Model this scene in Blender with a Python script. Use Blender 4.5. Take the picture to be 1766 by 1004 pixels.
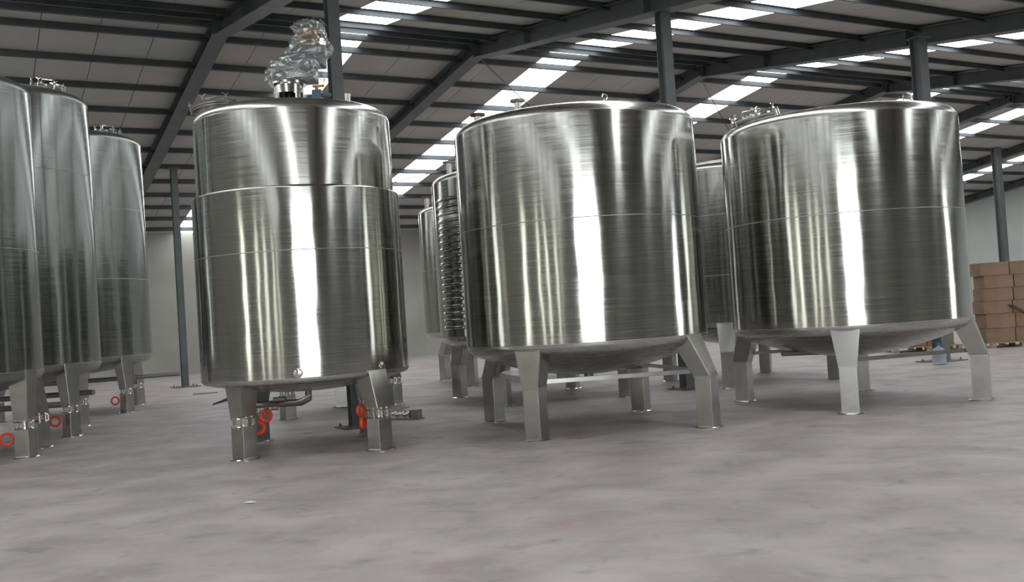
import bpy, bmesh, math, random
from math import sin, cos, pi, radians, sqrt, atan2, hypot
from mathutils import Vector, Matrix
random.seed(7)
for o in list(bpy.data.objects): bpy.data.objects.remove(o)
C = bpy.context.scene.collection
sc = bpy.context.scene

# ------------------------------------------------------------------ camera
F_PX, PITCH, ROLL, EYE = 1655.94, 0.0245, 0.0641, 1.5
cp, sp, cr, sr = cos(PITCH), sin(PITCH), cos(ROLL), sin(ROLL)
X = Vector((1, 0, 0)); U = Vector((0, -sp, cp)); FW = Vector((0, cp, sp))
Rt = X*cr - U*sr; Up = X*sr + U*cr
cam_d = bpy.data.cameras.new('camera'); cam = bpy.data.objects.new('camera', cam_d); C.objects.link(cam)
cam_d.sensor_width = 36.0; cam_d.lens = F_PX/1766*36; cam_d.clip_start = .05; cam_d.clip_end = 400
M = Matrix.Identity(4)
for i in range(3):
    M[i][0] = Rt[i]; M[i][1] = Up[i]; M[i][2] = -FW[i]
M[2][3] = EYE
cam.matrix_world = M
sc.camera = cam

# ------------------------------------------------------------------ building frame: s along the ridge, d across it
PSI = 0.5155; cs, sn = cos(PSI), sin(PSI)
def Q(s, d, z=0.0): return Vector((cs*s - sn*d, sn*s + cs*d, z))
ROTB = Matrix.Rotation(PSI, 4, 'Z')
D_FRONT, D_RIDGE, D_BACK = -2.0, 20.18, 38.3
SLOPE, Z_SHEET = .1469, 8.12
S_LEFT, S_RIGHT = -9.6, 47.2
FRAMES = [-2.93, 4.85, 10.93, 18.0, 25.48, 31.99, 39.78, 47.0]
def roof_z(d): return Z_SHEET - SLOPE*abs(d - D_RIDGE)
DOOR1 = (-2.7, 3.0, 4.5)      # s0, s1, height of the big door the photographer stands in front of
DOOR2 = (27.0, 33.0, 4.2)

# ------------------------------------------------------------------ world, light, exposure
w = bpy.data.worlds.new('overcast_sky'); sc.world = w; w.use_nodes = True
nt = w.node_tree; nt.nodes.clear()
wo = nt.nodes.new('ShaderNodeOutputWorld'); bg = nt.nodes.new('ShaderNodeBackground')
bg.inputs[0].default_value = (.93, .98, 1.0, 1); bg.inputs[1].default_value = 5.6
nt.links.new(bg.outputs[0], wo.inputs[0])
SKYLIGHT = 5.0
def portal(name, s0, s1, z0, z1, d):
    l = bpy.data.lights.new(name, 'AREA'); l.shape = 'RECTANGLE'; l.size = s1-s0; l.size_y = z1-z0
    l.cycles.is_portal = True
    o = bpy.data.objects.new(name, l); C.objects.link(o)
    o.matrix_world = Matrix.Translation(Q((s0+s1)/2, d, (z0+z1)/2)) @ ROTB @ Matrix.Rotation(pi/2, 4, 'X')
    return o
portal('door_daylight', DOOR1[0], DOOR1[1], 0, DOOR1[2], D_FRONT-.12)
portal('side_door_daylight', DOOR2[0], DOOR2[1], 0, DOOR2[2], D_FRONT-.12)
sc.view_settings.view_transform = 'Standard'; sc.view_settings.look = 'None'
sc.view_settings.gamma = 1; sc.view_settings.use_curve_mapping = False
sc.view_settings.exposure = 0.16
sc.cycles.use_denoising = True
sc.cycles.max_bounces = 10; sc.cycles.diffuse_bounces = 5; sc.cycles.glossy_bounces = 6
sc.cycles.transparent_max_bounces = 12
sc.cycles.sample_clamp_indirect = 6
sc.cycles.caustics_reflective = True

# ------------------------------------------------------------------ materials
def mat(name, col, rough=.6, metal=0.0, **k):
    m = bpy.data.materials.new(name); m.use_nodes = True
    b = m.node_tree.nodes['Principled BSDF']
    b.inputs['Base Color'].default_value = (*col, 1); b.inputs['Roughness'].default_value = rough
    b.inputs['Metallic'].default_value = metal
    for kk, v in k.items(): b.inputs[kk].default_value = v
    m.diffuse_color = (*col, 1)
    return m
def N(m, t, **k):
    n = m.node_tree.nodes.new(t)
    for a, v in k.items(): setattr(n, a, v)
    return n
def L(m, a, b): m.node_tree.links.new(a, b)
def noise_on(m, c1, c2, scale=3., detail=6., coord='Object', sc3=(1, 1, 1), bump=0., lo=.35, hi=.65, bdist=.01):
    b = m.node_tree.nodes['Principled BSDF']
    tc = N(m, 'ShaderNodeTexCoord'); mp = N(m, 'ShaderNodeMapping'); mp.inputs['Scale'].default_value = sc3
    L(m, tc.outputs[coord], mp.inputs[0])
    n = N(m, 'ShaderNodeTexNoise'); n.inputs['Scale'].default_value = scale; n.inputs['Detail'].default_value = detail
    L(m, mp.outputs[0], n.inputs['Vector'])
    r = N(m, 'ShaderNodeValToRGB'); r.color_ramp.elements[0].position = lo; r.color_ramp.elements[1].position = hi
    r.color_ramp.elements[0].color = (*c1, 1); r.color_ramp.elements[1].color = (*c2, 1)
    L(m, n.outputs[0], r.inputs[0]); L(m, r.outputs[0], b.inputs['Base Color'])
    if bump:
        bp = N(m, 'ShaderNodeBump'); bp.inputs['Strength'].default_value = bump; bp.inputs['Distance'].default_value = bdist
        L(m, n.outputs[0], bp.inputs['Height']); L(m, bp.outputs[0], b.inputs['Normal'])
    return m

def steel(name, col, rough, aniso, wav=.25, lines=.12):
    """brushed stainless sheet: the grain runs round the tank, slow waves in the sheet bend the reflections"""
    m = mat(name, col, rough, 1.0)
    b = m.node_tree.nodes['Principled BSDF']
    b.inputs['Anisotropic'].default_value = aniso
    b.inputs['Anisotropic Rotation'].default_value = .25
    tg = N(m, 'ShaderNodeTangent', direction_type='RADIAL', axis='Z'); L(m, tg.outputs[0], b.inputs['Tangent'])
    tc = N(m, 'ShaderNodeTexCoord')
    mp = N(m, 'ShaderNodeMapping'); mp.inputs['Scale'].default_value = (1.1, 1.1, 48); L(m, tc.outputs['Object'], mp.inputs[0])
    n1 = N(m, 'ShaderNodeTexNoise'); n1.inputs['Scale'].default_value = 1.5; n1.inputs['Detail'].default_value = 8
    L(m, mp.outputs[0], n1.inputs['Vector'])
    mp2 = N(m, 'ShaderNodeMapping'); mp2.inputs['Scale'].default_value = (1.6, 1.6, .55); L(m, tc.outputs['Object'], mp2.inputs[0])
    n2 = N(m, 'ShaderNodeTexNoise'); n2.inputs['Scale'].default_value = 1.3; n2.inputs['Detail'].default_value = 2
    L(m, mp2.outputs[0], n2.inputs['Vector'])
    r = N(m, 'ShaderNodeMapRange'); r.inputs[1].default_value = .3; r.inputs[2].default_value = .7
    r.inputs[3].default_value = rough*.8; r.inputs[4].default_value = rough*1.3
    L(m, n1.outputs[0], r.inputs[0]); L(m, r.outputs[0], b.inputs['Roughness'])
    mx = N(m, 'ShaderNodeMix', data_type='RGBA'); mx.inputs[6].default_value = (*[c*.80 for c in col], 1)
    mx.inputs[7].default_value = (*[min(1, c*1.16) for c in col], 1)
    L(m, n1.outputs[0], mx.inputs[0]); L(m, mx.outputs[2], b.inputs['Base Color'])
    b1 = N(m, 'ShaderNodeBump'); b1.inputs['Strength'].default_value = wav; b1.inputs['Distance'].default_value = .05
    L(m, n2.outputs[0], b1.inputs['Height'])
    b2 = N(m, 'ShaderNodeBump'); b2.inputs['Strength'].default_value = lines; b2.inputs['Distance'].default_value = .0006
    L(m, n1.outputs[0], b2.inputs['Height']); L(m, b1.outputs[0], b2.inputs['Normal']); L(m, b2.outputs[0], b.inputs['Normal'])
    return m
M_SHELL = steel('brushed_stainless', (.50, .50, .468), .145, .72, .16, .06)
M_SHELL_DARK = steel('brushed_stainless_shaded', (.30, .315, .30), .17, .72, .16, .06)  # left tanks: dark reflections put into a darker base colour
M_HEAD_DARK = steel('stainless_dish_shaded', (.38, .39, .37), .34, .2, .05, .01)  # dish of the left tanks, same shade put into the colour
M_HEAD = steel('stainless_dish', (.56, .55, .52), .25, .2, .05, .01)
M_LEG = noise_on(mat('stainless_leg', (.45, .44, .41), .26, 1.0), (.40, .395, .37), (.50, .49, .46), 5., bump=.02)
M_GUSS = mat('bright_gusset_plate', (.60, .61, .60), .16, 1.0)
M_WELD = mat('weld_bead', (.42, .41, .39), .45, 1.0)
M_POLISH = mat('polished_fitting', (.66, .65, .62), .14, 1.0)
M_DULL = mat('dull_fitting', (.30, .28, .26), .45, .8)
M_RUST = noise_on(mat('rusty_flange', (.2, .08, .05), .7, .3), (.13, .06, .045), (.26, .12, .08), 20)
M_RED = mat('red_plastic', (.75, .07, .025), .4)
M_BLACK = mat('black_rubber', (.015, .015, .015), .5)
M_YEL = mat('yellow_handle', (.7, .42, .04), .4)
M_BLUE = mat('blue_paint', (.10, .16, .22), .4)
M_BEAM = noise_on(mat('blue_grey_steel_paint', (.12, .13, .13), .5), (.105, .12, .122), (.14, .152, .152), 2.5)
M_PURL = noise_on(mat('purlin_paint', (.07, .08, .09), .55), (.06, .07, .08), (.085, .095, .105), 2.)
M_ROOF = noise_on(mat('roof_lining', (.5, .5, .46), .6), (.44, .42, .38), (.52, .50, .46), .6)
M_SHEET = mat('roof_outer_sheet', (.12, .12, .12), .7)
M_WALLB = noise_on(mat('wall_plaster', (.45, .45, .40), .9), (.36, .355, .31), (.48, .475, .43), .35, bump=.15)
M_WALLR = noise_on(mat('wall_plaster_pale', (.6, .63, .6), .9), (.52, .56, .54), (.62, .65, .62), .35, bump=.15)
M_WALLD = noise_on(mat('wall_unseen_darkened', (.2, .2, .18), .8), (.20, .20, .175), (.28, .275, .245), .5, bump=.1)  # unseen front and left walls, colour darkened so the steel reflects dark
M_FRAME = mat('window_frame_paint', (.3, .32, .33), .5)
M_CARD = noise_on(mat('cardboard', (.28, .18, .12), .8), (.22, .14, .095), (.31, .20, .135), 2.)
M_TAPE = mat('box_tape', (.22, .12, .06), .35)
M_WOOD = noise_on(mat('pallet_wood', (.42, .30, .19), .8), (.30, .20, .12), (.5, .37, .24), 4., sc3=(1, 8, 8))
M_MOTOR = mat('motor_casing', (.20, .24, .26), .45, .3)
M_COPPER = mat('orange_brown_motor', (.50, .22, .06), .5)
M_CAP = mat('blue_cap', (.04, .12, .42), .4)
M_PAPER = mat('white_paper', (.75, .75, .73), .8)
M_PLATE = noise_on(mat('base_plate_steel', (.16, .11, .10), .6, .2), (.12, .085, .08), (.2, .15, .14), 9.)

M_SKY = bpy.data.materials.new('skylight_fibreglass'); M_SKY.use_nodes = True
M_SKY.node_tree.nodes.clear()
e = M_SKY.node_tree.nodes.new('ShaderNodeEmission'); oo = M_SKY.node_tree.nodes.new('ShaderNodeOutputMaterial')
e.inputs[0].default_value = (.95, .985, 1, 1); e.inputs[1].default_value = SKYLIGHT
M_SKY.node_tree.links.new(e.outputs[0], oo.inputs[0])

def thin(name, tint, opac, rough, col=(.8, .8, .8), bump=0.):
    m = mat(name, col, rough)
    b = m.node_tree.nodes['Principled BSDF']; out = m.node_tree.nodes['Material Output']
    tr = N(m, 'ShaderNodeBsdfTransparent'); tr.inputs[0].default_value = (*tint, 1)
    mx = N(m, 'ShaderNodeMixShader'); mx.inputs[0].default_value = opac
    L(m, tr.outputs[0], mx.inputs[1]); L(m, b.outputs[0], mx.inputs[2]); L(m, mx.outputs[0], out.inputs[0])
    if bump:
        tc = N(m, 'ShaderNodeTexCoord'); n = N(m, 'ShaderNodeTexNoise'); n.inputs['Scale'].default_value = 14; n.inputs['Detail'].default_value = 5
        L(m, tc.outputs['Object'], n.inputs['Vector'])
        bp = N(m, 'ShaderNodeBump'); bp.inputs['Strength'].default_value = bump; bp.inputs['Distance'].default_value = .05
        L(m, n.outputs[0], bp.inputs['Height']); L(m, bp.outputs[0], b.inputs['Normal'])
    return m
M_GLASS = thin('window_glass', (.95, .935, .87), .12, .05)
M_FILM = thin('plastic_film', (.93, .95, .95), .46, .12, (.72, .76, .76), .25)
M_FILM.node_tree.nodes['Principled BSDF'].inputs['Specular IOR Level'].default_value = 1.0
M_FILM.node_tree.nodes['Principled BSDF'].inputs['Metallic'].default_value = .8
M_WATER = thin('clear_jug', (.93, .96, .98), .4, .1, (.62, .68, .72))

# floor: dusty concrete with reddish stains
M_FLOOR = mat('dusty_concrete', (.3, .28, .27), .55)
def build_floor():
    m = M_FLOOR; b = m.node_tree.nodes['Principled BSDF']
    tc = N(m, 'ShaderNodeTexCoord')
    def nz(scale, det, s3=(1, 1, 1), dist=0.):
        mp = N(m, 'ShaderNodeMapping'); mp.inputs['Scale'].default_value = s3; L(m, tc.outputs['Object'], mp.inputs[0])
        n = N(m, 'ShaderNodeTexNoise'); n.inputs['Scale'].default_value = scale; n.inputs['Detail'].default_value = det
        n.inputs['Distortion'].default_value = dist
        L(m, mp.outputs[0], n.inputs['Vector']); return n.outputs[0]
    def ramp(src, lo, hi):
        r = N(m, 'ShaderNodeMapRange'); r.inputs[1].default_value = lo; r.inputs[2].default_value = hi; L(m, src, r.inputs[0]); return r.outputs[0]
    def mix(f, a, bb):
        x = N(m, 'ShaderNodeMix', data_type='RGBA'); L(m, f, x.inputs[0])
        if isinstance(a, tuple): x.inputs[6].default_value = (*a, 1)
        else: L(m, a, x.inputs[6])
        x.inputs[7].default_value = (*bb, 1); return x.outputs[2]
    c = mix(ramp(nz(1.3, 10, (1, 1.15, 1), .3), .34, .68), (.30, .272, .267), (.455, .418, .412))
    red = ramp(nz(.9, 8, (1, 1.3, 1), .5), .56, .74)
    k = N(m, 'ShaderNodeMath', operation='MULTIPLY'); L(m, red, k.inputs[0]); k.inputs[1].default_value = .75
    c = mix(k.outputs[0], c, (.32, .20, .195))
    dk = ramp(nz(1.9, 8, (1, 1.3, 1), .8), .60, .76)
    k2 = N(m, 'ShaderNodeMath', operation='MULTIPLY'); L(m, dk, k2.inputs[0]); k2.inputs[1].default_value = .7
    c = mix(k2.outputs[0], c, (.16, .153, .158))
    lt = ramp(nz(7, 9), .56, .72)
    k3 = N(m, 'ShaderNodeMath', operation='MULTIPLY'); L(m, lt, k3.inputs[0]); k3.inputs[1].default_value = .5
    c = mix(k3.outputs[0], c, (.42, .40, .39))
    dk2 = ramp(nz(5.5, 9, (1, 1, 1), .5), .58, .74)
    k4 = N(m, 'ShaderNodeMath', operation='MULTIPLY'); L(m, dk2, k4.inputs[0]); k4.inputs[1].default_value = .45
    c = mix(k4.outputs[0], c, (.22, .195, .19))
    L(m, c, b.inputs['Base Color'])
    bp = N(m, 'ShaderNodeBump'); bp.inputs['Strength'].default_value = .35; bp.inputs['Distance'].default_value = .012
    L(m, nz(7, 9), bp.inputs['Height']); L(m, bp.outputs[0], b.inputs['Normal'])
build_floor()
M_OUT = noise_on(mat('yard_concrete', (.42, .41, .39), .9), (.38, .37, .35), (.46, .45, .43), .5)

# ------------------------------------------------------------------ mesh helpers
def mk(name, bm, m, parent=None, smooth=False, auto=None):
    me = bpy.data.meshes.new(name); bmesh.ops.recalc_face_normals(bm, faces=bm.faces[:]); bm.to_mesh(me); bm.free()
    if m: me.materials.append(m)
    if smooth:
        for p in me.polygons: p.use_smooth = True
        if auto:
            try: me.set_sharp_from_angle(angle=auto)
            except Exception: pass
    o = bpy.data.objects.new(name, me); C.objects.link(o)
    if parent: o.parent = parent
    return o
def share(name, me, parent=None, mw=None):
    o = bpy.data.objects.new(name, me); C.objects.link(o)
    if parent: o.parent = parent
    if mw is not None: o.matrix_local = mw
    return o
def empty(name, loc=(0, 0, 0), rz=0.):
    o = bpy.data.objects.new(name, None); o.empty_display_size = .2; C.objects.link(o); o.location = loc; o.rotation_euler = (0, 0, rz); return o
def tag(o, label, cat, group=None):
    o['label'] = label; o['category'] = cat
    if group: o['group'] = group
    return o
def struct(o): o['kind'] = 'structure'; return o
def box(bm, x0, x1, y0, y1, z0, z1, T=None):
    vs = [bm.verts.new((x, y, z)) for z in (z0, z1) for y in (y0, y1) for x in (x0, x1)]
    if T is not None:
        for v in vs: v.co = T @ v.co
    for f in ((0, 2, 3, 1), (4, 5, 7, 6), (0, 1, 5, 4), (2, 6, 7, 3), (0, 4, 6, 2), (1, 3, 7, 5)): bm.faces.new([vs[i] for i in f])
def hexa(bm, pts):
    vs = [bm.verts.new(p) for p in pts]
    for f in ((3, 2, 1, 0), (4, 5, 6, 7), (0, 1, 5, 4), (1, 2, 6, 5), (2, 3, 7, 6), (3, 0, 4, 7)): bm.faces.new([vs[i] for i in f])
def lathe(bm, prof, n=96, c=(0, 0), close=False):
    rings = []
    for r, z in prof:
        if r < 1e-5: rings.append([bm.verts.new((c[0], c[1], z))])
        else: rings.append([bm.verts.new((c[0]+r*cos(2*pi*i/n), c[1]+r*sin(2*pi*i/n), z)) for i in range(n)])
    pairs = list(zip(rings, rings[1:]))
    if close: pairs.append((rings[-1], rings[0]))
    for a, b in pairs:
        for i in range(n):
            j = (i+1) % n
            if len(a) == 1 and len(b) == 1: continue
            if len(a) == 1: bm.faces.new((a[0], b[i], b[j]))
            elif len(b) == 1: bm.faces.new((a[i], a[j], b[0]))
            else: bm.faces.new((a[i], a[j], b[j], b[i]))
def tube(bm, pts, r, n=10, caps=True, closed=False):
    pts = [Vector(p) for p in pts]; rings = []; N_ = len(pts)
    prev = None
    for i, p in enumerate(pts):
        if closed: t = pts[(i+1) % N_]-pts[i-1]
        else: t = pts[min(i+1, N_-1)]-pts[max(i-1, 0)]
        t.normalize()
        a = prev if prev is not None else (Vector((0, 0, 1)) if abs(t.z) < .9 else Vector((1, 0, 0)))
        a = (a - t*a.dot(t)).normalized(); b = t.cross(a); prev = a
        rr = r[i] if isinstance(r, (list, tuple)) else r
        rings.append([bm.verts.new(p+(a*cos(2*pi*k/n)+b*sin(2*pi*k/n))*rr) for k in range(n)])
    pr = list(zip(rings, rings[1:]))
    if closed: pr.append((rings[-1], rings[0]))
    for a, b in pr:
        for k in range(n): bm.faces.new((a[k], a[(k+1) % n], b[(k+1) % n], b[k]))
    if caps and not closed: bm.faces.new(rings[0][::-1]); bm.faces.new(rings[-1])
def ring_pts(c, R, axis_u, axis_v, n=24, a0=0, a1=2*pi, close=True):
    k = n if close else n+1
    return [Vector(c)+Vector(axis_u)*R*cos(a0+(a1-a0)*i/n)+Vector(axis_v)*R*sin(a0+(a1-a0)*i/n) for i in range(k)]
def NB(): return bmesh.new()

# ------------------------------------------------------------------ the setting
TB = ROTB.copy()
def bbox_obj(name, m, s0, s1, d0, d1, z0, z1, parent=None):
    bm = NB(); box(bm, s0, s1, d0, d1, z0, z1, TB); return mk(name, bm, m, parent)
# floor
bm = NB(); box(bm, S_LEFT-.2, S_RIGHT+.2, D_FRONT-.2, D_BACK+.2, -.2, 0, TB)
struct(mk('floor', bm, M_FLOOR))
bm = NB(); box(bm, -60, 90, -70, D_FRONT-.2, -.25, -.03, TB)
struct(mk('ground', bm, M_OUT))
def wall_strip(name, m, a, b, fn, zf, openings, normal_d=True, t=.24):
    """wall between a and b along one axis at fixed other axis; openings = (lo,hi,z0,z1)"""
    root = struct(empty(name))
    cuts = sorted(set([a, b]+[v for o in openings for v in o[:2]]))
    bm = NB()
    for lo, hi in zip(cuts, cuts[1:]):
        mid = (lo+hi)/2; spans = [(0, None)]
        op = sorted([o for o in openings if o[0] <= mid <= o[1]], key=lambda o: o[2])
        zs = 0
        for o in op:
            if o[2] > zs+.001: hexa(bm, fn(lo, hi, zs, o[2], o[2]))
            zs = o[3]
        hexa(bm, fn(lo, hi, zs, zf(lo), zf(hi)))
    w_ = mk(name+'_surface', bm, m); w_.parent = root
    return root
def fn_d(d0, d1):
    return lambda lo, hi, z0, za, zb: [Q(lo, d0, z0), Q(hi, d0, z0), Q(hi, d1, z0), Q(lo, d1, z0), Q(lo, d0, za), Q(hi, d0, zb), Q(hi, d1, zb), Q(lo, d1, za)]
def fn_s(s0, s1):
    return lambda lo, hi, z0, za, zb: [Q(s0, lo, z0), Q(s0, hi, z0), Q(s1, hi, z0), Q(s1, lo, z0), Q(s0, lo, za), Q(s0, hi, zb), Q(s1, hi, zb), Q(s1, lo, za)]
FWIN = [(-9.3, -8.7, .5, 4.2)]
LWIN = [(-1.4, -.6, .4, 4.2), (1.8, 2.6, .4, 4.2), (4.3, 5.0, .4, 4.2), (8.4, 9.4, .4, 4.2)]
zf_front = roof_z(D_FRONT)
wall_strip('wall_front', M_WALLD, S_LEFT, S_RIGHT, fn_d(D_FRONT-.24, D_FRONT), lambda v: zf_front,
           [(DOOR1[0], DOOR1[1], 0, DOOR1[2]), (DOOR2[0], DOOR2[1], 0, DOOR2[2])]+FWIN)
wall_strip('wall_back', M_WALLB, S_LEFT, S_RIGHT, fn_d(D_BACK, D_BACK+.24), lambda v: roof_z(D_BACK), [])
wall_strip('wall_left', M_WALLD, D_FRONT-.24, D_BACK+.24, fn_s(S_LEFT-.24, S_LEFT), roof_z, [(D_RIDGE, D_RIDGE, 0, 0)]+LWIN)
wall_strip('wall_right', M_WALLR, D_FRONT-.24, D_BACK+.24, fn_s(S_RIGHT, S_RIGHT+.24), roof_z, [(D_RIDGE, D_RIDGE, 0, 0)])
wn = 0
def window(lo, hi, z0, z1, along_s):
    global wn
    wn += 1
    r = struct(empty('window_%d' % wn))
    def P(a, b, c, d, z0_, z1_, bm):
        if along_s: box(bm, a, b, D_FRONT-.16+c, D_FRONT-.16+d, z0_, z1_, TB)
        else: box(bm, S_LEFT-.16+c, S_LEFT-.16+d, a, b, z0_, z1_, TB)
    bm = NB()
    for a, b, zz0, zz1 in ((lo, lo+.06, z0, z1), (hi-.06, hi, z0, z1), (lo, hi, z0, z0+.06), (lo, hi, z1-.06, z1), ((lo+hi)/2-.025, (lo+hi)/2+.025, z0, z1)):
        P(a, b, 0, .08, zz0, zz1, bm)
    f = mk('window_frame', bm, M_FRAME); f.parent = r
    bm = NB(); P(lo+.06, hi-.06, .03, .04, z0+.06, z1-.06, bm); g = mk('pane', bm, M_GLASS); g.parent = r
for o_ in FWIN: window(*o_, True)
for o_ in LWIN: window(*o_, False)
for i, (a, b, h_) in enumerate((DOOR1, DOOR2)):
    bm = NB()
    box(bm, a-.12, a, D_FRONT-.26, D_FRONT+.03, 0, h_+.12, TB); box(bm, b, b+.12, D_FRONT-.26, D_FRONT+.03, 0, h_+.12, TB)
    box(bm, a, b, D_FRONT-.26, D_FRONT+.03, h_, h_+.12, TB)
    struct(mk('door_%d' % (i+1), bm, M_FRAME))

# roof: every lining sheet, skylight sheet, purlin and rafter is a piece of the ceiling
ceiling = struct(empty('ceiling'))
def slope_pts(s0, s1, t0, t1, za, zb, side):
    """a slab following one roof plane; t is the distance from the ridge, za..zb relative to the sheet's underside"""
    d0, d1 = D_RIDGE+side*t0, D_RIDGE+side*t1
    r0, r1 = Z_SHEET-SLOPE*t0, Z_SHEET-SLOPE*t1
    return [Q(s0, d0, r0+za), Q(s1, d0, r0+za), Q(s1, d1, r1+za), Q(s0, d1, r1+za), Q(s0, d0, r0+zb), Q(s1, d0, r0+zb), Q(s1, d1, r1+zb), Q(s0, d1, r1+zb)]
def slab(name, m, s0, s1, t0, t1, za, zb, side, parent=None):
    bm = NB(); hexa(bm, slope_pts(s0, s1, t0, t1, za, zb, side)); return mk(name, bm, m, parent)
T_FAR, T_NEAR = D_BACK-D_RIDGE+.3, D_RIDGE-D_FRONT+.3
edges = [-9.8]+FRAMES[:-1]+[47.0]
sky_spans = []
bays = list(zip([-9.8]+FRAMES[:-1], FRAMES))
for a, b in bays:
    k = a+2.18 if b-a > 5 else None
    if k: sky_spans.append((k, k+1.16))
cursor = -9.8; spans = []
for k0, k1 in sky_spans+[(47.5, 47.5)]:
    n = max(1, round((k0-cursor)/1.12)); wdt = (k0-cursor)/n
    for i in range(n): spans.append((cursor+i*wdt, cursor+(i+1)*wdt, 0))
    if k1 > k0: spans.append((k0, k1, 1))
    cursor = k1
for side, T in ((1, T_FAR), (-1, T_NEAR)):
    for a, b, sk in spans:
        if sk: slab('skylight_panel', M_SKY, a, b, .12, T, .0, .03, side, ceiling)
        else: slab('roof_panel', M_ROOF, a+.008, b-.008, 0, T, 0, .035, side, ceiling)
    # weather sheet above, open over the skylights
    bm = NB()
    for a, b, sk in spans:
        if not sk: hexa(bm, slope_pts(a, b, 0, T, .05, .08, side))
    o = mk('weather_sheet', bm, M_SHEET, ceiling)
bm = NB(); hexa(bm, slope_pts(-9.8, 47.5, 0, .5, .09, .11, 1)); hexa(bm, slope_pts(-9.8, 47.5, 0, .5, .09, .11, -1))
mk('ridge_cap', bm, M_SHEET, ceiling)
ts_far = [.25]+[.925+1.4874*i for i in range(12)]
ts_near = [.25]+[.925+1.4874*i for i in range(15)]
for side, tl in ((1, ts_far), (-1, ts_near)):
    for t in tl:
        bm = NB()
        # C section: web and two flanges
        hexa(bm, slope_pts(-9.5, 47.0, t-.035, t-.027, -.125, -.002, side))
        hexa(bm, slope_pts(-9.5, 47.0, t-.035, t+.035, -.133, -.125, side))
        hexa(bm, slope_pts(-9.5, 47.0, t-.035, t+.035, -.010, -.002, side))
        mk('purlin', bm, M_PURL, ceiling)
for fi, s in enumerate(FRAMES):
    for side, T in ((1, T_FAR-.35), (-1, T_NEAR-.35)):
        bm = NB(); dp = -.36 if side > 0 else -.42; hw_ = .17
        s_ = s if fi < 7 else s-.02
        hexa(bm, slope_pts(s_-hw_, s_+hw_, 0, T, dp, dp+.016, side))
        hexa(bm, slope_pts(s_-hw_, s_+hw_, 0, T, -.075, -.06, side))
        hexa(bm, slope_pts(s_-.008, s_+.008, 0, T, dp+.016, -.075, side))
        for t in (.04, 2.4, 6.6, 12.):
            hexa(bm, slope_pts(s_-hw_, s_+hw_, t, t+.014, dp+.016, -.075, side))
        mk('rafter', bm, M_BEAM, ceiling)
def roofP(s, t, dz, side=1): return Q(s, D_RIDGE+side*t, Z_SHEET-SLOPE*t+dz)
for (a, b) in (((11.03, .3), (17.9, 6.6)), ((17.9, 4.9), (11.05, 13.0)), ((18.05, .3), (25.4, 6.6))):
    bm = NB(); tube(bm, [roofP(*a, -.21), roofP(*b, -.21)], .014, 8); mk('brace_rod', bm, M_PURL, ceiling)

# ------------------------------------------------------------------ steel columns
def column(x, y, label, plate=.42, hw=.125, notch=0.):
    d = -sn*x+cs*y
    top = roof_z(d)-(.42 if d < D_RIDGE else .36)
    r = empty('steel_column', (x, y, 0), PSI)
    tag(r, label, 'column', 'blue grey steel columns holding up the roof')
    bm = NB(); f = .012
    box(bm, -hw, hw, -hw, -hw+f, .02, top); box(bm, -hw, hw, hw-f, hw, .02, top); box(bm, -.005, .005, -hw+f, hw-f, .02, top)
    mk('post', bm, M_BEAM, r)
    bm = NB(); box(bm, -plate/2, plate/2, -plate/2, plate/2, 0, .02); mk('base_plate', bm, M_PLATE, r)
    bm = NB()
    for sx in (-1, 1):
        for sy in (-1, 1): lathe(bm, [(0, .02), (.022, .02), (.022, .045), (.01, .045), (.01, .07), (0, .07)], 8, (sx*plate*.36, sy*plate*.36))
    mk('anchor_bolts', bm, M_PLATE, r)['kind'] = 'stuff'
    bm = NB(); box(bm, -.16, .16, -.17, .17, top-.015, top); mk('cap_plate', bm, M_BEAM, r)
    return r
column(-9.70, 28.1, 'thin blue-grey steel column standing alone on the floor before the back wall, left of the stepped tank', .75, .092)
column(-2.40, 14.1, 'blue-grey steel column rising right behind the plastic-wrapped mixer motor', .5, .088)
column(2.97, 16.88, 'blue-grey steel column rising behind the wide middle tank with the round bottom edge', .5, .10)
column(8.6, 19.5, 'blue-grey steel column rising behind the wide tank on the right, clear water jug at its foot', .7, .12)
column(20.4, 41.2-1.5, 'far blue-grey steel column above the cardboard boxes by the pale right wall', .5, .14)

# ------------------------------------------------------------------ tanks
def dish_profile(r, z_edge, h, k, n=14, up=True):
    """torispherical head: knuckle radius k then a shallow dish of extra height h; from the edge to the centre"""
    sg = 1 if up else -1
    pts = []
    a_end = radians(68)
    for i in range(9):
        a = a_end*i/8
        pts.append((r-k+k*cos(a), z_edge+sg*k*sin(a)))
    r0, z0 = pts[-1]; rem = h-(k*sin(a_end))
    # sphere cap continuing
    for i in range(1, n+1):
        q = i/n; rr = r0*(1-q)
        pts.append((rr if i < n else 0, z0+sg*rem*(1-(rr/r0)**2)))
    return pts
def head_z(r, z_edge, h, k, rho):
    a = radians(68); r0 = r-k+k*cos(a)
    return z_edge+k*sin(a)+(h-k*sin(a))*(1-(rho/r0)**2) if rho < r0 else z_edge+k*.6

def leg_box(bm, foot, ang, hw, z0, z1, hd=None, ctr2=None, hw2=None, hd2=None):
    """square tube (or a loft to a wider top) with its faces square to the direction ang"""
    hd = hd or hw
    e_ = Vector((cos(ang), sin(ang), 0)); f_ = Vector((-sin(ang), cos(ang), 0))
    c1 = Vector((foot[0], foot[1], 0)); c2 = c1 if ctr2 is None else Vector((ctr2[0], ctr2[1], 0))
    hw2 = hw2 or hw; hd2 = hd2 or hd
    def rg(c, a, b, z): return [c+e_*(sx*b)+f_*(sy*a)+Vector((0, 0, z)) for sx, sy in ((-1, -1), (1, -1), (1, 1), (-1, 1))]
    hexa(bm, rg(c1, hw, hd, z0)+rg(c2, hw2, hd2, z1))

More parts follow.
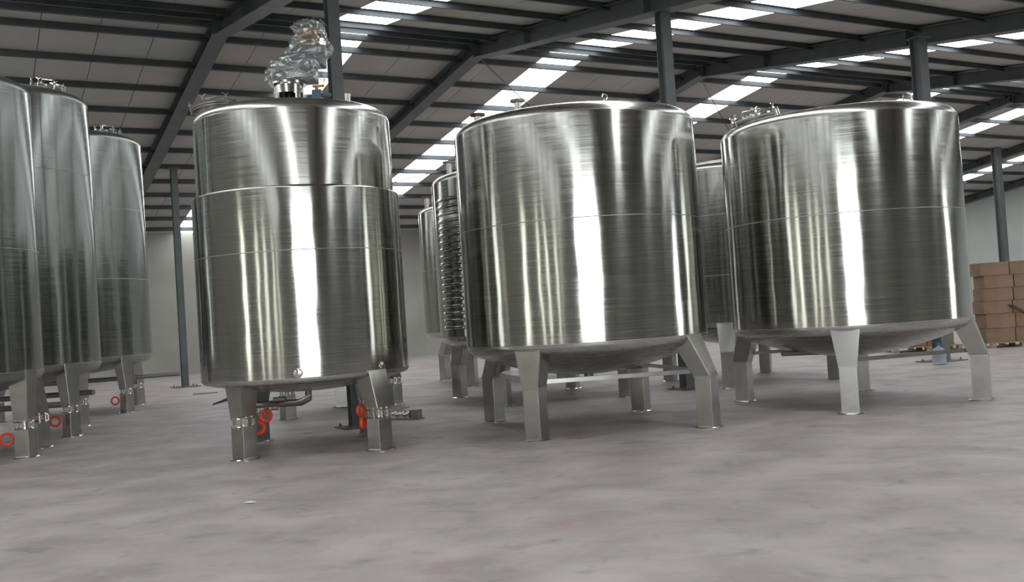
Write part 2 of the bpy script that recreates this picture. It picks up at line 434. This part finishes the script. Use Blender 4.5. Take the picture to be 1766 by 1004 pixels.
def bev(bm, w_=.007): bmesh.ops.bevel(bm, geom=bm.edges[:], offset=w_, segments=2, affect='EDGES')
def make_tank(name_label, cx, cy, r, zb, zt, crown, feet, seams=(2.5,), knuckle=.13, bot=.45, group=None, step=None,
              style='wide', joint=.62, hw=.105, botk=.13, dark=False):
    T = empty('stainless_tank', (cx, cy, 0)); tag(T, name_label, 'tank', group)
    # shell
    bm = NB()
    ru = step[1] if step else r
    if step:
        zs = step[0]
        prof = [(r, zb)] + [(r, zb+(zs-.03-zb)*i/14) for i in range(1, 15)] + [(r, zs-.022), (r-.003, zs-.012), (r-.012, zs-.004), (r-.022, zs), (ru+.004, zs), (ru, zs+.004), (ru, zs+.012)]
        prof += [(ru, zs+.012+(zt-zs-.012)*i/8) for i in range(1, 9)]
    else: prof = [(r, zb+(zt-zb)*i/24) for i in range(25)]
    lathe(bm, prof, 128)
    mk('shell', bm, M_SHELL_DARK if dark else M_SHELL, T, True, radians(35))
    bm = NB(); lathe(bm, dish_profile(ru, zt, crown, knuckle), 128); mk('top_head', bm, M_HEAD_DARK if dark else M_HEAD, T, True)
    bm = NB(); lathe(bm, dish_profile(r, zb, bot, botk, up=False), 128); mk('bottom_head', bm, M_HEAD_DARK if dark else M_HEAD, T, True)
    for z, rr in [(s_, r) if (not step or s_ < step[0]-.01) else (s_, ru) for s_ in seams]+[(zb, r)]:
        bm = NB(); lathe(bm, [(rr-.002, z-.006), (rr+.0025, z-.003), (rr+.0025, z+.003), (rr-.002, z+.006)], 128); mk('weld_seam', bm, M_WELD, T, True)
    for i, (fx, fy) in enumerate(feet):
        fx -= cx; fy -= cy
        ang = atan2(fy, fx); rad = hypot(fx, fy); e_ = (cos(ang), sin(ang))
        leg = empty('leg', (fx, fy, 0), ang); leg.parent = T
        # local: +x points away from the tank's axis
        if style == 'wide':
            bm = NB(); leg_box(bm, (0, 0), 0, hw, .012, joint); bev(bm); mk('leg_tube', bm, M_LEG, leg)
            bm = NB(); rt = min(rad, r-.13)-rad
            leg_box(bm, (0, 0), 0, hw+.004, joint, zb+.02, None, (rt-.02, 0), hw*1.75, hw*1.3); bev(bm); mk('gusset', bm, M_GUSS if (cx > 4 and i == 0) else M_LEG, leg)
            bm = NB(); lathe(bm, [(0, 0), (hw*1.62, 0), (hw*1.62, .010), (hw*1.5, .018), (0, .018)], 20); mk('foot_plate', bm, M_POLISH, leg)
            bm = NB(); leg_box(bm, (0, 0), 0, hw+.008, joint-.008, joint+.008); mk('weld_seam', bm, M_WELD, leg)
        else:
            bm = NB(); leg_box(bm, (0, 0), 0, hw, .012, joint-.055); bev(bm); mk('leg_tube', bm, M_LEG, leg)
            bm = NB(); rt = min(rad, r-.12)-rad
            leg_box(bm, (0, 0), 0, hw, joint+.055, zb+.02, None, (rt, 0), hw*1.35, hw*1.35); bev(bm); mk('gusset', bm, M_LEG, leg)
            bm = NB(); lathe(bm, [(0, 0), (hw*1.7, 0), (hw*1.7, .012), (hw*1.6, .02), (0, .02)], 24); mk('foot_plate', bm, M_POLISH, leg)
            for zz in (joint-.055, joint+.04):
                bm = NB(); lathe(bm, [(0, zz), (hw*1.35, zz), (hw*1.42, zz+.008), (hw*1.35, zz+.016), (0, zz+.016)], 24); mk('flange', bm, M_POLISH, leg, True, radians(40))
            bm = NB(); lathe(bm, [(0, joint-.04), (.04, joint-.04), (.04, joint+.04), (0, joint+.04)], 16)
            for k in range(8):
                a = k*pi/4+.3; lathe(bm, [(0, joint-.07), (.012, joint-.07), (.012, joint+.075), (0, joint+.075)], 8, (hw*1.12*cos(a), hw*1.12*sin(a)))
            mk('load_cell', bm, M_POLISH, leg)
    return T
def addpart(T, name, build, m, smooth=True, loc=None, auto=radians(35)):
    bm = NB(); build(bm); o = mk(name, bm, m, T, smooth, auto)
    if loc is not None: o.location = loc
    return o

def flange_nozzle(T, x, y, z0, z1, r, rf, m=M_DULL, name='nozzle'):
    n = addpart(T, name, lambda bm: lathe(bm, [(0, z0), (r, z0), (r, z1), (0, z1)], 20, (x, y)), M_POLISH)
    addpart(n, 'flange', lambda bm: lathe(bm, [(0, z1-.012), (rf, z1-.012), (rf, z1+.016), (0, z1+.016)], 28, (x, y)), m)
    return n
def manway(T, x, y, z, r, tilt_dir, tilt=.0, hgt=.12, m=M_POLISH):
    mw = empty('manway', (x, y, z)); mw.parent = T
    mw.rotation_euler = (Matrix.Rotation(tilt, 3, Vector((-sin(tilt_dir), cos(tilt_dir), 0)))).to_euler()
    addpart(mw, 'collar', lambda bm: lathe(bm, [(r*.9, -.15), (r*.9, hgt), (r*1.02, hgt), (r*1.02, hgt+.02), (0, hgt+.02)], 36), M_DULL)
    addpart(mw, 'lid', lambda bm: lathe(bm, [(r, hgt+.03), (r, hgt+.05), (r*.8, hgt+.065), (0, hgt+.10)], 36), m)
    for k in range(6):
        a = k*pi/3+.4; px, py = r*1.02*cos(a), r*1.02*sin(a)
        def b_(bm):
            tube(bm, [(px, py, hgt-.03), (px, py, hgt+.13)], .011, 8)
            lathe(bm, [(0, hgt+.075), (.024, hgt+.075), (.024, hgt+.10), (0, hgt+.10)], 10, (px, py))
            tube(bm, [(px-.045*sin(a), py+.045*cos(a), hgt+.145), (px, py, hgt+.115), (px+.045*sin(a), py-.045*cos(a), hgt+.145)], .009, 8)
        addpart(mw, 'wing_bolt', b_, m)
    def h_(bm):
        tube(bm, [(-r*.45, 0, hgt+.09), (-r*.40, 0, hgt+.16), (r*.40, 0, hgt+.16), (r*.45, 0, hgt+.09)], .012, 8)
        tube(bm, [(r*1.15, -.05, hgt+.0), (r*1.15, -.05, hgt+.09), (r*.3, -.05, hgt+.105)], .014, 8)
        tube(bm, [(r*1.15, .05, hgt+.0), (r*1.15, .05, hgt+.09), (r*.3, .05, hgt+.105)], .014, 8)
    addpart(mw, 'hinge_handle', h_, m)
    return mw
def lifting_eye(T, x, y, z, R, face=0.):
    u = (cos(face), sin(face), 0)
    addpart(T, 'lifting_eye', lambda bm: (tube(bm, ring_pts((x, y, z+R), R, u, (0, 0, 1), 20), .011, 8, closed=True),
            tube(bm, [(x, y, z-.09), (x, y, z+.015)], .018, 8)), M_POLISH)

# wide tank, middle
T3 = make_tank('wide brushed steel tank in the middle on square legs, rusty flange on its top left',
               .931, 12.58, 1.563, 1.12, 3.80, .28, [(.19, 11.36), (2.26, 11.56), (1.75, 13.85), (-.36, 13.67)], seams=(2.57,), group='wide brushed tanks')
def brace(T, a, b, z, h_=.05, t=.012):
    c = T.location
    a = Vector((a[0]-c[0], a[1]-c[1], z)); b = Vector((b[0]-c[0], b[1]-c[1], z)); dd = (b-a).normalized(); nn = Vector((-dd.y, dd.x, 0))
    addpart(T, 'brace_bar', lambda bm: hexa(bm, [a-nn*t-Vector((0, 0, h_/2)), b-nn*t-Vector((0, 0, h_/2)), b+nn*t-Vector((0, 0, h_/2)), a+nn*t-Vector((0, 0, h_/2)),
            a-nn*t+Vector((0, 0, h_/2)), b-nn*t+Vector((0, 0, h_/2)), b+nn*t+Vector((0, 0, h_/2)), a+nn*t+Vector((0, 0, h_/2))]), M_LEG, False)
brace(T3, (.26, 11.42), (2.2, 11.60), .68); brace(T3, (2.2, 11.6), (1.72, 13.8), .68); brace(T3, (-.3, 13.6), (1.7, 13.8), .68); brace(T3, (.22, 11.4), (-.34, 13.6), .68)
flange_nozzle(T3, -.70, -.05, 3.95, 4.29, .045, .098)
flange_nozzle(T3, -1.24, .2, 3.85, 4.19, .05, .10, M_RUST)
lifting_eye(T3, .46, .1, 4.26, .042, .6)
addpart(T3, 'outlet_nozzle', lambda bm: (lathe(bm, [(0, .60), (.06, .60), (.06, .72), (0, .72)], 20), lathe(bm, [(0, .58), (.10, .58), (.10, .60), (0, .60)], 24)), M_DULL)
addpart(T3, 'lift_lug', lambda bm: tube(bm, [(1.08, -.1, 4.0), (1.06, -.1, 4.13), (1.18, -.1, 4.11), (1.22, -.1, 3.95)], .012, 8), M_POLISH)
addpart(T3, 'lift_lug', lambda bm: box(bm, .20, .5, .22, .34, 4.12, 4.245), M_RUST)

# wide tank, right
T4 = make_tank('wide brushed steel tank on the right, clamped manway on its top left, bright front gusset',
               4.636, 13.34, 1.5645, 1.09, 3.73, .26, [(4.12, 12.0), (6.02, 12.53), (5.25, 14.7), (3.34, 14.24)], seams=(2.50,), group='wide brushed tanks', joint=.585)
brace(T4, (4.15, 12.05), (5.98, 12.56), .66, .05); brace(T4, (3.38, 14.2), (5.2, 14.66), .70)
addpart(T4, 'drain_pipe', lambda bm: (tube(bm, [(-1.05, -.35, .74), (-.4, -.2, .715), (0, 0, .70)], .035, 14), tube(bm, [(-.82, -.3, .73), (-.82, -.3, .9)], .012, 8)), M_DULL)
manway(T4, -1.13, -.15, 3.84, .30, pi, .22, .11)
lifting_eye(T4, .98, -.15, 4.07, .065, .2)
addpart(T4, 'lift_lug', lambda bm: tube(bm, [(1.26, -.3, 3.85), (1.26, -.3, 3.98), (1.38, -.3, 3.97), (1.40, -.3, 3.86)], .012, 8), M_POLISH)

# tanks behind
T6 = make_tank('wide steel tank ribbed with half-pipe coils, half hidden behind the middle tank',
               .37, 17.3, 1.70, 1.18, 3.86, .30, [(-.25, 15.85), (1.82, 16.1), (1.06, 18.6), (-1.10, 18.2)], seams=(2.6,), group='wide brushed tanks')
for k in range(19):
    z = 1.34+k*.122
    def coil(bm):
        a0, a1 = radians(200), radians(262)
        pts = ring_pts((0, 0, z), 1.695, (1, 0, 0), (0, 1, 0), 30, a0, a1, False)
        rs = [.034*min(1, .25+i/2.5, .25+(30-i)/2.5) for i in range(31)]
        tube(bm, pts, rs, 10)
    addpart(T6, 'half_pipe_coil', coil, M_SHELL)
flange_nozzle(T6, -1.36, -.1, 3.85, 4.30, .05, .11, M_DULL)
T7 = make_tank('farthest wide steel tank, only its left edge showing beside the coil tank',
               -.45, 22.2, 1.60, 1.2, 3.9, .30, [(-.98, 20.8), (1.0, 21.0), (.3, 23.7), (-1.75, 23.5)], seams=(2.6,), group='wide brushed tanks')
flange_nozzle(T7, -1.38, -.1, 3.85, 4.32, .05, .12, M_RUST)
T5 = make_tank('wide steel tank standing behind and between the middle and right tanks, lower dull shell showing',
               4.35, 18.0, 1.60, 1.12, 3.8, .32, [(3.63, 16.5), (5.57, 16.85), (5.0, 19.35), (3.0, 18.9)], seams=(1.95, 3.0), group='wide brushed tanks')
T8 = make_tank('wide steel tank farther back behind the right tank, only its feet showing below',
               9.3-.6, 23.2, 1.5, 1.15, 3.6, .3, [(8.0, 21.9), (10.0, 22.0), (9.6, 24.4), (7.5, 24.3)], seams=(2.5,), group='wide brushed tanks') if False else None

# stepped mixing tank, left of centre
T2 = make_tank('tall stepped steel tank left of centre with a plastic-wrapped mixer motor on its top',
               -2.66, 12.2, 1.283, 0.93, 4.06, .24, [(-3.25, 11.32), (-1.67, 11.40), (-2.03, 13.02), (-3.55, 13.08)], seams=(2.40, 3.152), group=None,
               step=(3.15, 1.222), style='cell', joint=.44, hw=.105, bot=.22, botk=.06)
def rel(x, y, z=None): return (x+2.66, y-12.2) if z is None else (x+2.66, y-12.2, z)
manway(T2, -.90, -.28, 4.24, .27, pi, .14, .04, M_DULL)
flange_nozzle(T2, .76, -.25, 4.1, 4.37, .038, .04, M_POLISH)
for px in (.175, 1.06):
    yy = -sqrt(1.283**2-px**2)
    def boss(bm, px=px, yy=yy):
        dv = Vector((px, yy, 0)).normalized(); u_ = Vector((-dv.y, dv.x, 0))
        c0 = Vector((px, yy, .99))
        tube(bm, [c0-dv*.01, c0+dv*.004, c0+dv*.012], [.052, .052, .030], 20)
    addpart(T2, 'round_boss', boss, M_POLISH)
# drain pipe and valve gear under the stepped tank
addpart(T2, 'drain_pipe', lambda bm: tube(bm, [rel(-3.25, 11.75, .60), rel(-2.9, 11.7, .615), rel(-2.68, 11.65, .62), rel(-2.6, 11.62, .64), rel(-2.50, 11.6, .695)], .019, 12), M_POLISH)
addpart(T2, 'drain_pipe', lambda bm: tube(bm, [(0, 0, .75), (0, 0, .60), (-.1, .02, .56), (-.62, .05, .56), (-.95, .0, .58)], .045, 14), M_DULL)
addpart(T2, 'valve_handle', lambda bm: hexa(bm, [rel(-3.62, 11.35, .655), rel(-3.42, 11.35, .70), rel(-3.42, 11.40, .70), rel(-3.62, 11.40, .655), rel(-3.60, 11.35, .68), rel(-3.40, 11.35, .745), rel(-3.40, 11.40, .745), rel(-3.60, 11.40, .68)]), M_BLACK, False)
def red_ring(T, c, R, face, arc=(0, 2*pi), tr=.022, name='red_ring', tilt=0.):
    u = Vector((cos(face), sin(face), 0)); v = Vector((-sin(face)*sin(tilt), cos(face)*sin(tilt), cos(tilt)))
    full = abs(arc[1]-arc[0]-2*pi) < .01
    addpart(T, name, lambda bm: tube(bm, ring_pts(c, R, u, v, 28, arc[0], arc[1], full), tr, 10, closed=full), M_RED)
red_ring(T2, rel(-3.06, 11.62, .47), .062, .1); red_ring(T2, rel(-3.14, 11.56, .335), .065, .5, (-2.0, 1.6), .024)
red_ring(T2, rel(-1.90, 11.58, .47), .06, .9); red_ring(T2, rel(-1.875, 11.5, .325), .055, 1.35, tr=.024)
addpart(T2, 'clamp_fitting', lambda bm: (tube(bm, [rel(-2.95, 11.6, .66), rel(-2.80, 11.58, .665)], .03, 12), tube(bm, [rel(-3.05, 11.6, .57), rel(-2.9, 11.6, .56)], .03, 12),
        lathe(bm, [(0, .55), (.05, .55), (.05, .575), (0, .575)], 16, rel(-3.0, 11.6))), M_DULL)

# agitator on the stepped tank
ag = empty('mixer_drive', (-.02, 0, 0)); ag.parent = T2
def stand(bm):
    n = 48; z0, z1 = 4.20, 4.60; R = .185
    rows = [z0, 4.37, 4.385, 4.47, 4.485, z1]
    V = [[bm.verts.new((R*cos(2*pi*i/n), R*sin(2*pi*i/n), z)) for i in range(n)] for z in rows]
    for k in range(len(rows)-1):
        for i in range(n):
            a = 2*pi*(i+.5)/n; dlt = (a-(-pi/2+.05)+pi) % (2*pi)-pi; d2 = (a-(pi/2)+pi) % (2*pi)-pi
            wide = .62 if k == 2 else .52
            if k in (1, 2, 3) and (abs(dlt) < wide or abs(d2) < wide): continue
            j = (i+1) % n; bm.faces.new((V[k][i], V[k][j], V[k+1][j], V[k+1][i]))
    lathe(bm, [(.185, 4.60), (.23, 4.60), (.23, 4.625), (0, 4.625)], 40)
    lathe(bm, [(.22, 4.26), (.22, 4.30), (.185, 4.30)], 40)
addpart(ag, 'lantern_stand', stand, M_POLISH)
addpart(ag, 'seal_housing', lambda bm: lathe(bm, [(0, 4.2), (.11, 4.2), (.11, 4.36), (.05, 4.36), (.05, 4.6), (0, 4.6)], 24), M_BLACK)
addpart(ag, 'gearbox', lambda bm: (box(bm, -.20, .36, -.15, .15, 4.63, 4.82), box(bm, .02, .48, -.13, .13, 4.82, 5.06)), M_MOTOR, False)
addpart(ag, 'motor', lambda bm: (lathe(bm, [(0, 5.06), (.13, 5.06), (.13, 5.12), (.11, 5.12), (.11, 5.16), (.13, 5.16), (.13, 5.22), (.11, 5.22), (.11, 5.30), (.09, 5.34), (0, 5.35)], 28, (.30, 0))), M_COPPER)
rng = random.Random(3)
def film(bm):
    secs = [(4.615, -.22, .46, .17), (4.66, -.26, .47, .20), (4.76, -.265, .46, .22), (4.86, -.235, .44, .22), (4.90, -.18, .44, .21), (4.94, -.08, .48, .21), (4.98, .0, .57, .20),
            (5.06, .04, .59, .19), (5.12, .06, .56, .19), (5.17, .10, .50, .18), (5.23, .13, .50, .17), (5.28, .11, .50, .18), (5.33, .10, .49, .18), (5.38, .14, .45, .14), (5.41, .20, .36, .08)]
    fine = []
    for p, q in zip(secs, secs[1:]):
        k = 2 if q[0]-p[0] > .045 else 1
        for j in range(k): fine.append(tuple(p[c]+(q[c]-p[c])*j/k for c in range(4)))
    fine.append(secs[-1])
    n = 34; rings = []
    for z, a, b, dpt in fine:
        cx_, hx = (a+b)/2, (b-a)/2; rg = []
        for i in range(n):
            th = 2*pi*i/n; q = 1+rng.uniform(-.10, .10)
            ex = 2/3.2
            q = 1+(q-1)*(1.6 if z > 5.14 else 1.)
            x = cx_+hx*q*math.copysign(abs(cos(th))**ex, cos(th)); y = dpt*q*math.copysign(abs(sin(th))**ex, sin(th))
            rg.append(bm.verts.new((x, y, z+rng.uniform(-.016, .016))))
        rings.append(rg)
    for a, b in zip(rings, rings[1:]):
        for i in range(n):
            j = (i+1) % n
            if rng.random() < .5: bm.faces.new((a[i], a[j], b[j])); bm.faces.new((a[i], b[j], b[i]))
            else: bm.faces.new((a[i], a[j], b[i])); bm.faces.new((a[j], b[j], b[i]))
    bm.faces.new(rings[-1]); 
    # ruffled loose ends
    for k in range(16):
        x = rng.uniform(.08, .50); y = rng.uniform(-.17, .17); z = rng.uniform(5.16, 5.42)
        p = [Vector((x, y, z))+Vector((rng.uniform(-.07, .07), rng.uniform(-.07, .07), rng.uniform(-.05, .06))) for _ in range(4)]
        v = [bm.verts.new(q) for q in p]; bm.faces.new(v[:3]); bm.faces.new(v[1:])
addpart(ag, 'plastic_wrap', film, M_FILM, False)
def vv(bm):
    box(bm, .27, .39, -.02, .10, 4.40, 4.53); tube(bm, [(.20, .04, 4.46), (.50, .04, 4.46)], .025, 10); lathe(bm, [(0, 4.3), (.04, 4.3), (.04, 4.40), (0, 4.40)], 12, (.33, .04))
gv = addpart(T2, 'gauge_valve', vv, M_BLUE)
addpart(gv, 'valve_handle', lambda bm: (box(bm, .28, .43, .0, .05, 4.565, 4.59), box(bm, .31, .35, .0, .04, 4.53, 4.57)), M_YEL, False)

# tank hidden behind the stepped tank
T9 = make_tank('steel tank standing behind the stepped tank, only its legs and feet showing underneath',
               -3.05, 16.75, 1.05, .95, 3.3, .25, [(-3.83, 15.95), (-2.3, 15.95), (-2.25, 17.55), (-3.27, 17.75)], seams=(2.3,), style='cell', joint=.44, hw=.10, bot=.2, botk=.06)
red_ring(T9, (-3.2+3.05, 17.4-16.75, .52), .06, .3)

# tall tanks at the left
def tall(label, cx, cy, r, zt, feet, seams, rings, man, pipes):
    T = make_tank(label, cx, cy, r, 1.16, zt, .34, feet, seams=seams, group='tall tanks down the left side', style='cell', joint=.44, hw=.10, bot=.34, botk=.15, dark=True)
    for (x, y, z, R, fc) in rings: red_ring(T, (x-cx, y-cy, z), R, fc, tr=.018)
    if man: manway(T, man[0], man[1], zt+.22, .24, atan2(man[1], man[0]), .2, .02)
    for (a, b) in pipes:
        addpart(T, 'drain_pipe', lambda bm: tube(bm, [(a[0]-cx, a[1]-cy, a[2]), (b[0]-cx, b[1]-cy, b[2])], .045, 14), M_DULL)
        addpart(T, 'pipe_ferrule', lambda bm: lathe(bm, [(0, b[2]+.03), (.014, b[2]+.03), (.014, b[2]+.26), (0, b[2]+.26)], 10, ((a[0]+b[0])/2-cx, (a[1]+b[1])/2-cy)), M_POLISH)
    return T
tall('nearest tall steel tank, cut off by the left edge, orange-red ring at its foot', -7.80, 13.02, 1.27, 5.0,
     [(-6.66, 12.95), (-8.7, 12.0), (-7.0, 14.05), (-8.9, 13.9)], (2.8,), [(-6.86, 12.85, .27, .075, .6), (-7.15, 14.4, .50, .08, 0.)], None, [((-8.0, 14.3, .58), (-6.75, 14.25, .60))])
tall('second tall steel tank from the left, a manway handle on its crown', -8.33, 16.0, 1.32, 5.5,
     [(-7.19, 15.45), (-9.3, 15.2), (-7.80, 17.15), (-9.5, 17.0)], (4.3,), [(-7.38, 15.3, .27, .075, .2)], (.80, -.1), [((-8.9, 16.3, .62), (-7.03, 15.95, .66))])
tall('third tall steel tank from the left, nearest the bare back wall and the lone column', -9.36, 20.4, 1.55, 5.65,
     [(-8.01, 19.7), (-10.4, 19.2), (-8.58, 21.75), (-10.8, 21.5)], (2.75, 4.2), [(-8.17, 19.5, .27, .075, .0)], (.98, -.1), [((-9.8, 19.9, .68), (-7.95, 20.0, .70)), ((-9.2, 20.6, .66), (-7.5, 21.4, .66))])

# ------------------------------------------------------------------ things by the right wall
def boxthing(x, y, z, wx, wy, h, label, group, rz=0.):
    r = empty('cardboard_box', (x, y, z), rz); tag(r, label, 'box', group)
    bm = NB(); box(bm, -wx/2, wx/2, -wy/2, wy/2, 0, h); bmesh.ops.bevel(bm, geom=bm.edges[:], offset=.008, segments=1, affect='EDGES'); mk('carton', bm, M_CARD, r)
    bm = NB(); g = .003
    box(bm, -wx/2-g, wx/2+g, -.03, .03, h-.08, h+g)
    box(bm, -.004, .004, -wy/2-g, wy/2+g, h-.002, h+g*.6); mk('tape', bm, M_TAPE, r)
    return r
def pallet(x, y, wx, wy, label):
    r = empty('wooden_pallet', (x, y, 0)); tag(r, label, 'pallet', 'wooden pallets')
    n = 7
    for i in range(n):
        bm = NB(); a = -wy/2+i*(wy-.1)/(n-1); box(bm, -wx/2, wx/2, a, a+.1, .105, .125); mk('top_board', bm, M_WOOD, r)
    for i in range(3):
        a = -wx/2+i*(wx-.1)/2
        for yy in (-wy/2, -.06, wy/2-.12):
            bm = NB(); box(bm, a, a+.1, yy, yy+.12, .02, .105); mk('block', bm, M_WOOD, r)
        bm = NB(); box(bm, a, a+.1, -wy/2, wy/2, 0, .02); mk('bottom_board', bm, M_WOOD, r)
    return r
PX, PY = 11.55, 22.9
pallet(PX+.25, PY, 1.5, 1.1, 'wooden pallet on the floor under the tall stack of cardboard boxes')
pallet(9.75, 23.3, 1.6, 1.1, 'wooden pallet seen under the right tank, left of the tall box stack')
LV = [.33, .34, .30, .30, .30, .31]
nm = ['bottom', 'second-lowest', 'third-lowest', 'third-highest', 'second-highest', 'topmost']
z = .125
for k, h in enumerate(LV):
    offx = [0, .03, -.02, .02, .05, -.03][k]
    for j, col_ in enumerate(('left', 'right')):
        boxthing(PX-.19+j*.70+offx, PY-.1, z, .68, .55, h-.004, '%s cardboard box in the %s column of the tall stack by the right wall' % (nm[k], col_), 'cardboard boxes on the right pallet', random.uniform(-.02, .02))
    z += h
z = .125
for k in range(2):
    for j, col_ in enumerate(('left', 'right')):
        boxthing(9.45+j*.66, 23.2, z, .64, .6, .34, '%s cardboard box in the %s column of the low stack behind the right tank' % (('lower', 'upper')[k], col_), 'cardboard boxes on the left pallet')
    z += .345
# black strap handle lying against the stack
def strap(bm): tube(bm, [(0, 0, 0), (.12, -.02, -.02), (.30, -.04, -.14), (.34, -.05, -.22), (.12, -.03, -.08), (0, 0, 0)], .012, 8)
o = addpart(None, 'cable_loop', strap, M_BLACK); o.location = (PX+.02, PY-.40, .98)
tag(o, 'thin black cable loop hanging on the front of the cardboard box stack', 'cable')
# water jug on the column's base plate
jug = empty('water_jug', (8.20, 18.70, 0)); tag(jug, 'clear plastic water jug with a blue cap at the foot of the right column', 'jug')
addpart(jug, 'bottle', lambda bm: lathe(bm, [(0, 0), (.12, 0), (.135, .02), (.135, .10), (.128, .12), (.135, .14), (.135, .26), (.10, .31), (.04, .345), (.03, .36), (.03, .39), (0, .39)], 28), M_WATER)
addpart(jug, 'cap', lambda bm: lathe(bm, [(0, .385), (.045, .385), (.045, .42), (0, .425)], 16), M_CAP)
# valve assembly on the floor, right of the stepped tank
va = empty('valve_assembly', (-1.70, 14.75, 0), -.5); tag(va, 'small dull metal valve assembly lying on the floor right of the stepped tank', 'valve')
addpart(va, 'bracket', lambda bm: (box(bm, -.28, .22, -.10, .10, 0, .02), box(bm, .08, .20, -.07, .07, .02, .15)), M_DULL, False)
addpart(va, 'body', lambda bm: (tube(bm, [(-.30, 0, .08), (.02, 0, .08)], .035, 12), tube(bm, [(-.22, 0, .08), (-.2, 0, .08)], .06, 14), tube(bm, [(-.08, 0, .08), (-.06, 0, .08)], .06, 14), tube(bm, [(.02, 0, .08), (.04, 0, .08)], .06, 14)), M_POLISH)
addpart(va, 'handle', lambda bm: (tube(bm, [(-.14, 0, .10), (-.14, 0, .17), (.04, -.03, .19)], .010, 8)), M_DULL)
# scraps of paper on the floor
def scrap(x, y, s, label, m=M_PAPER):
    bm = NB(); r_ = random.Random(int(x*100)); vs = [bm.verts.new((s*a*r_.uniform(.6, 1.2), s*.5*b_*r_.uniform(.6, 1.2), r_.uniform(.002, .012))) for a, b_ in ((-1, -.6), (0, -1), (1, -.3), (.8, .8), (-.2, 1), (-1, .5))]
    c_ = bm.verts.new((0, 0, .018))
    for i in range(6): bm.faces.new((vs[i], vs[(i+1) % 6], c_))
    o = mk('paper_scrap', bm, m); o.location = (x, y, .001)
    sm = o.modifiers.new('t', 'SOLIDIFY'); sm.thickness = .001
    return tag(o, label, 'litter', 'scraps of paper on the floor')
scrap(-2.40, 8.44, .055, 'small torn white paper scrap on the open floor in front of the stepped tank')
# flat dark bar on the floor near the lone column
fb = NB(); box(fb, -.30, .30, -.02, .02, 0, .02); o = mk('steel_bar', fb, M_PLATE); o.location = (-7.9, 24.3, .0); o.rotation_euler = (0, 0, .1)
tag(o, 'thin dark steel bar lying flat on the floor before the lone left column', 'bar')
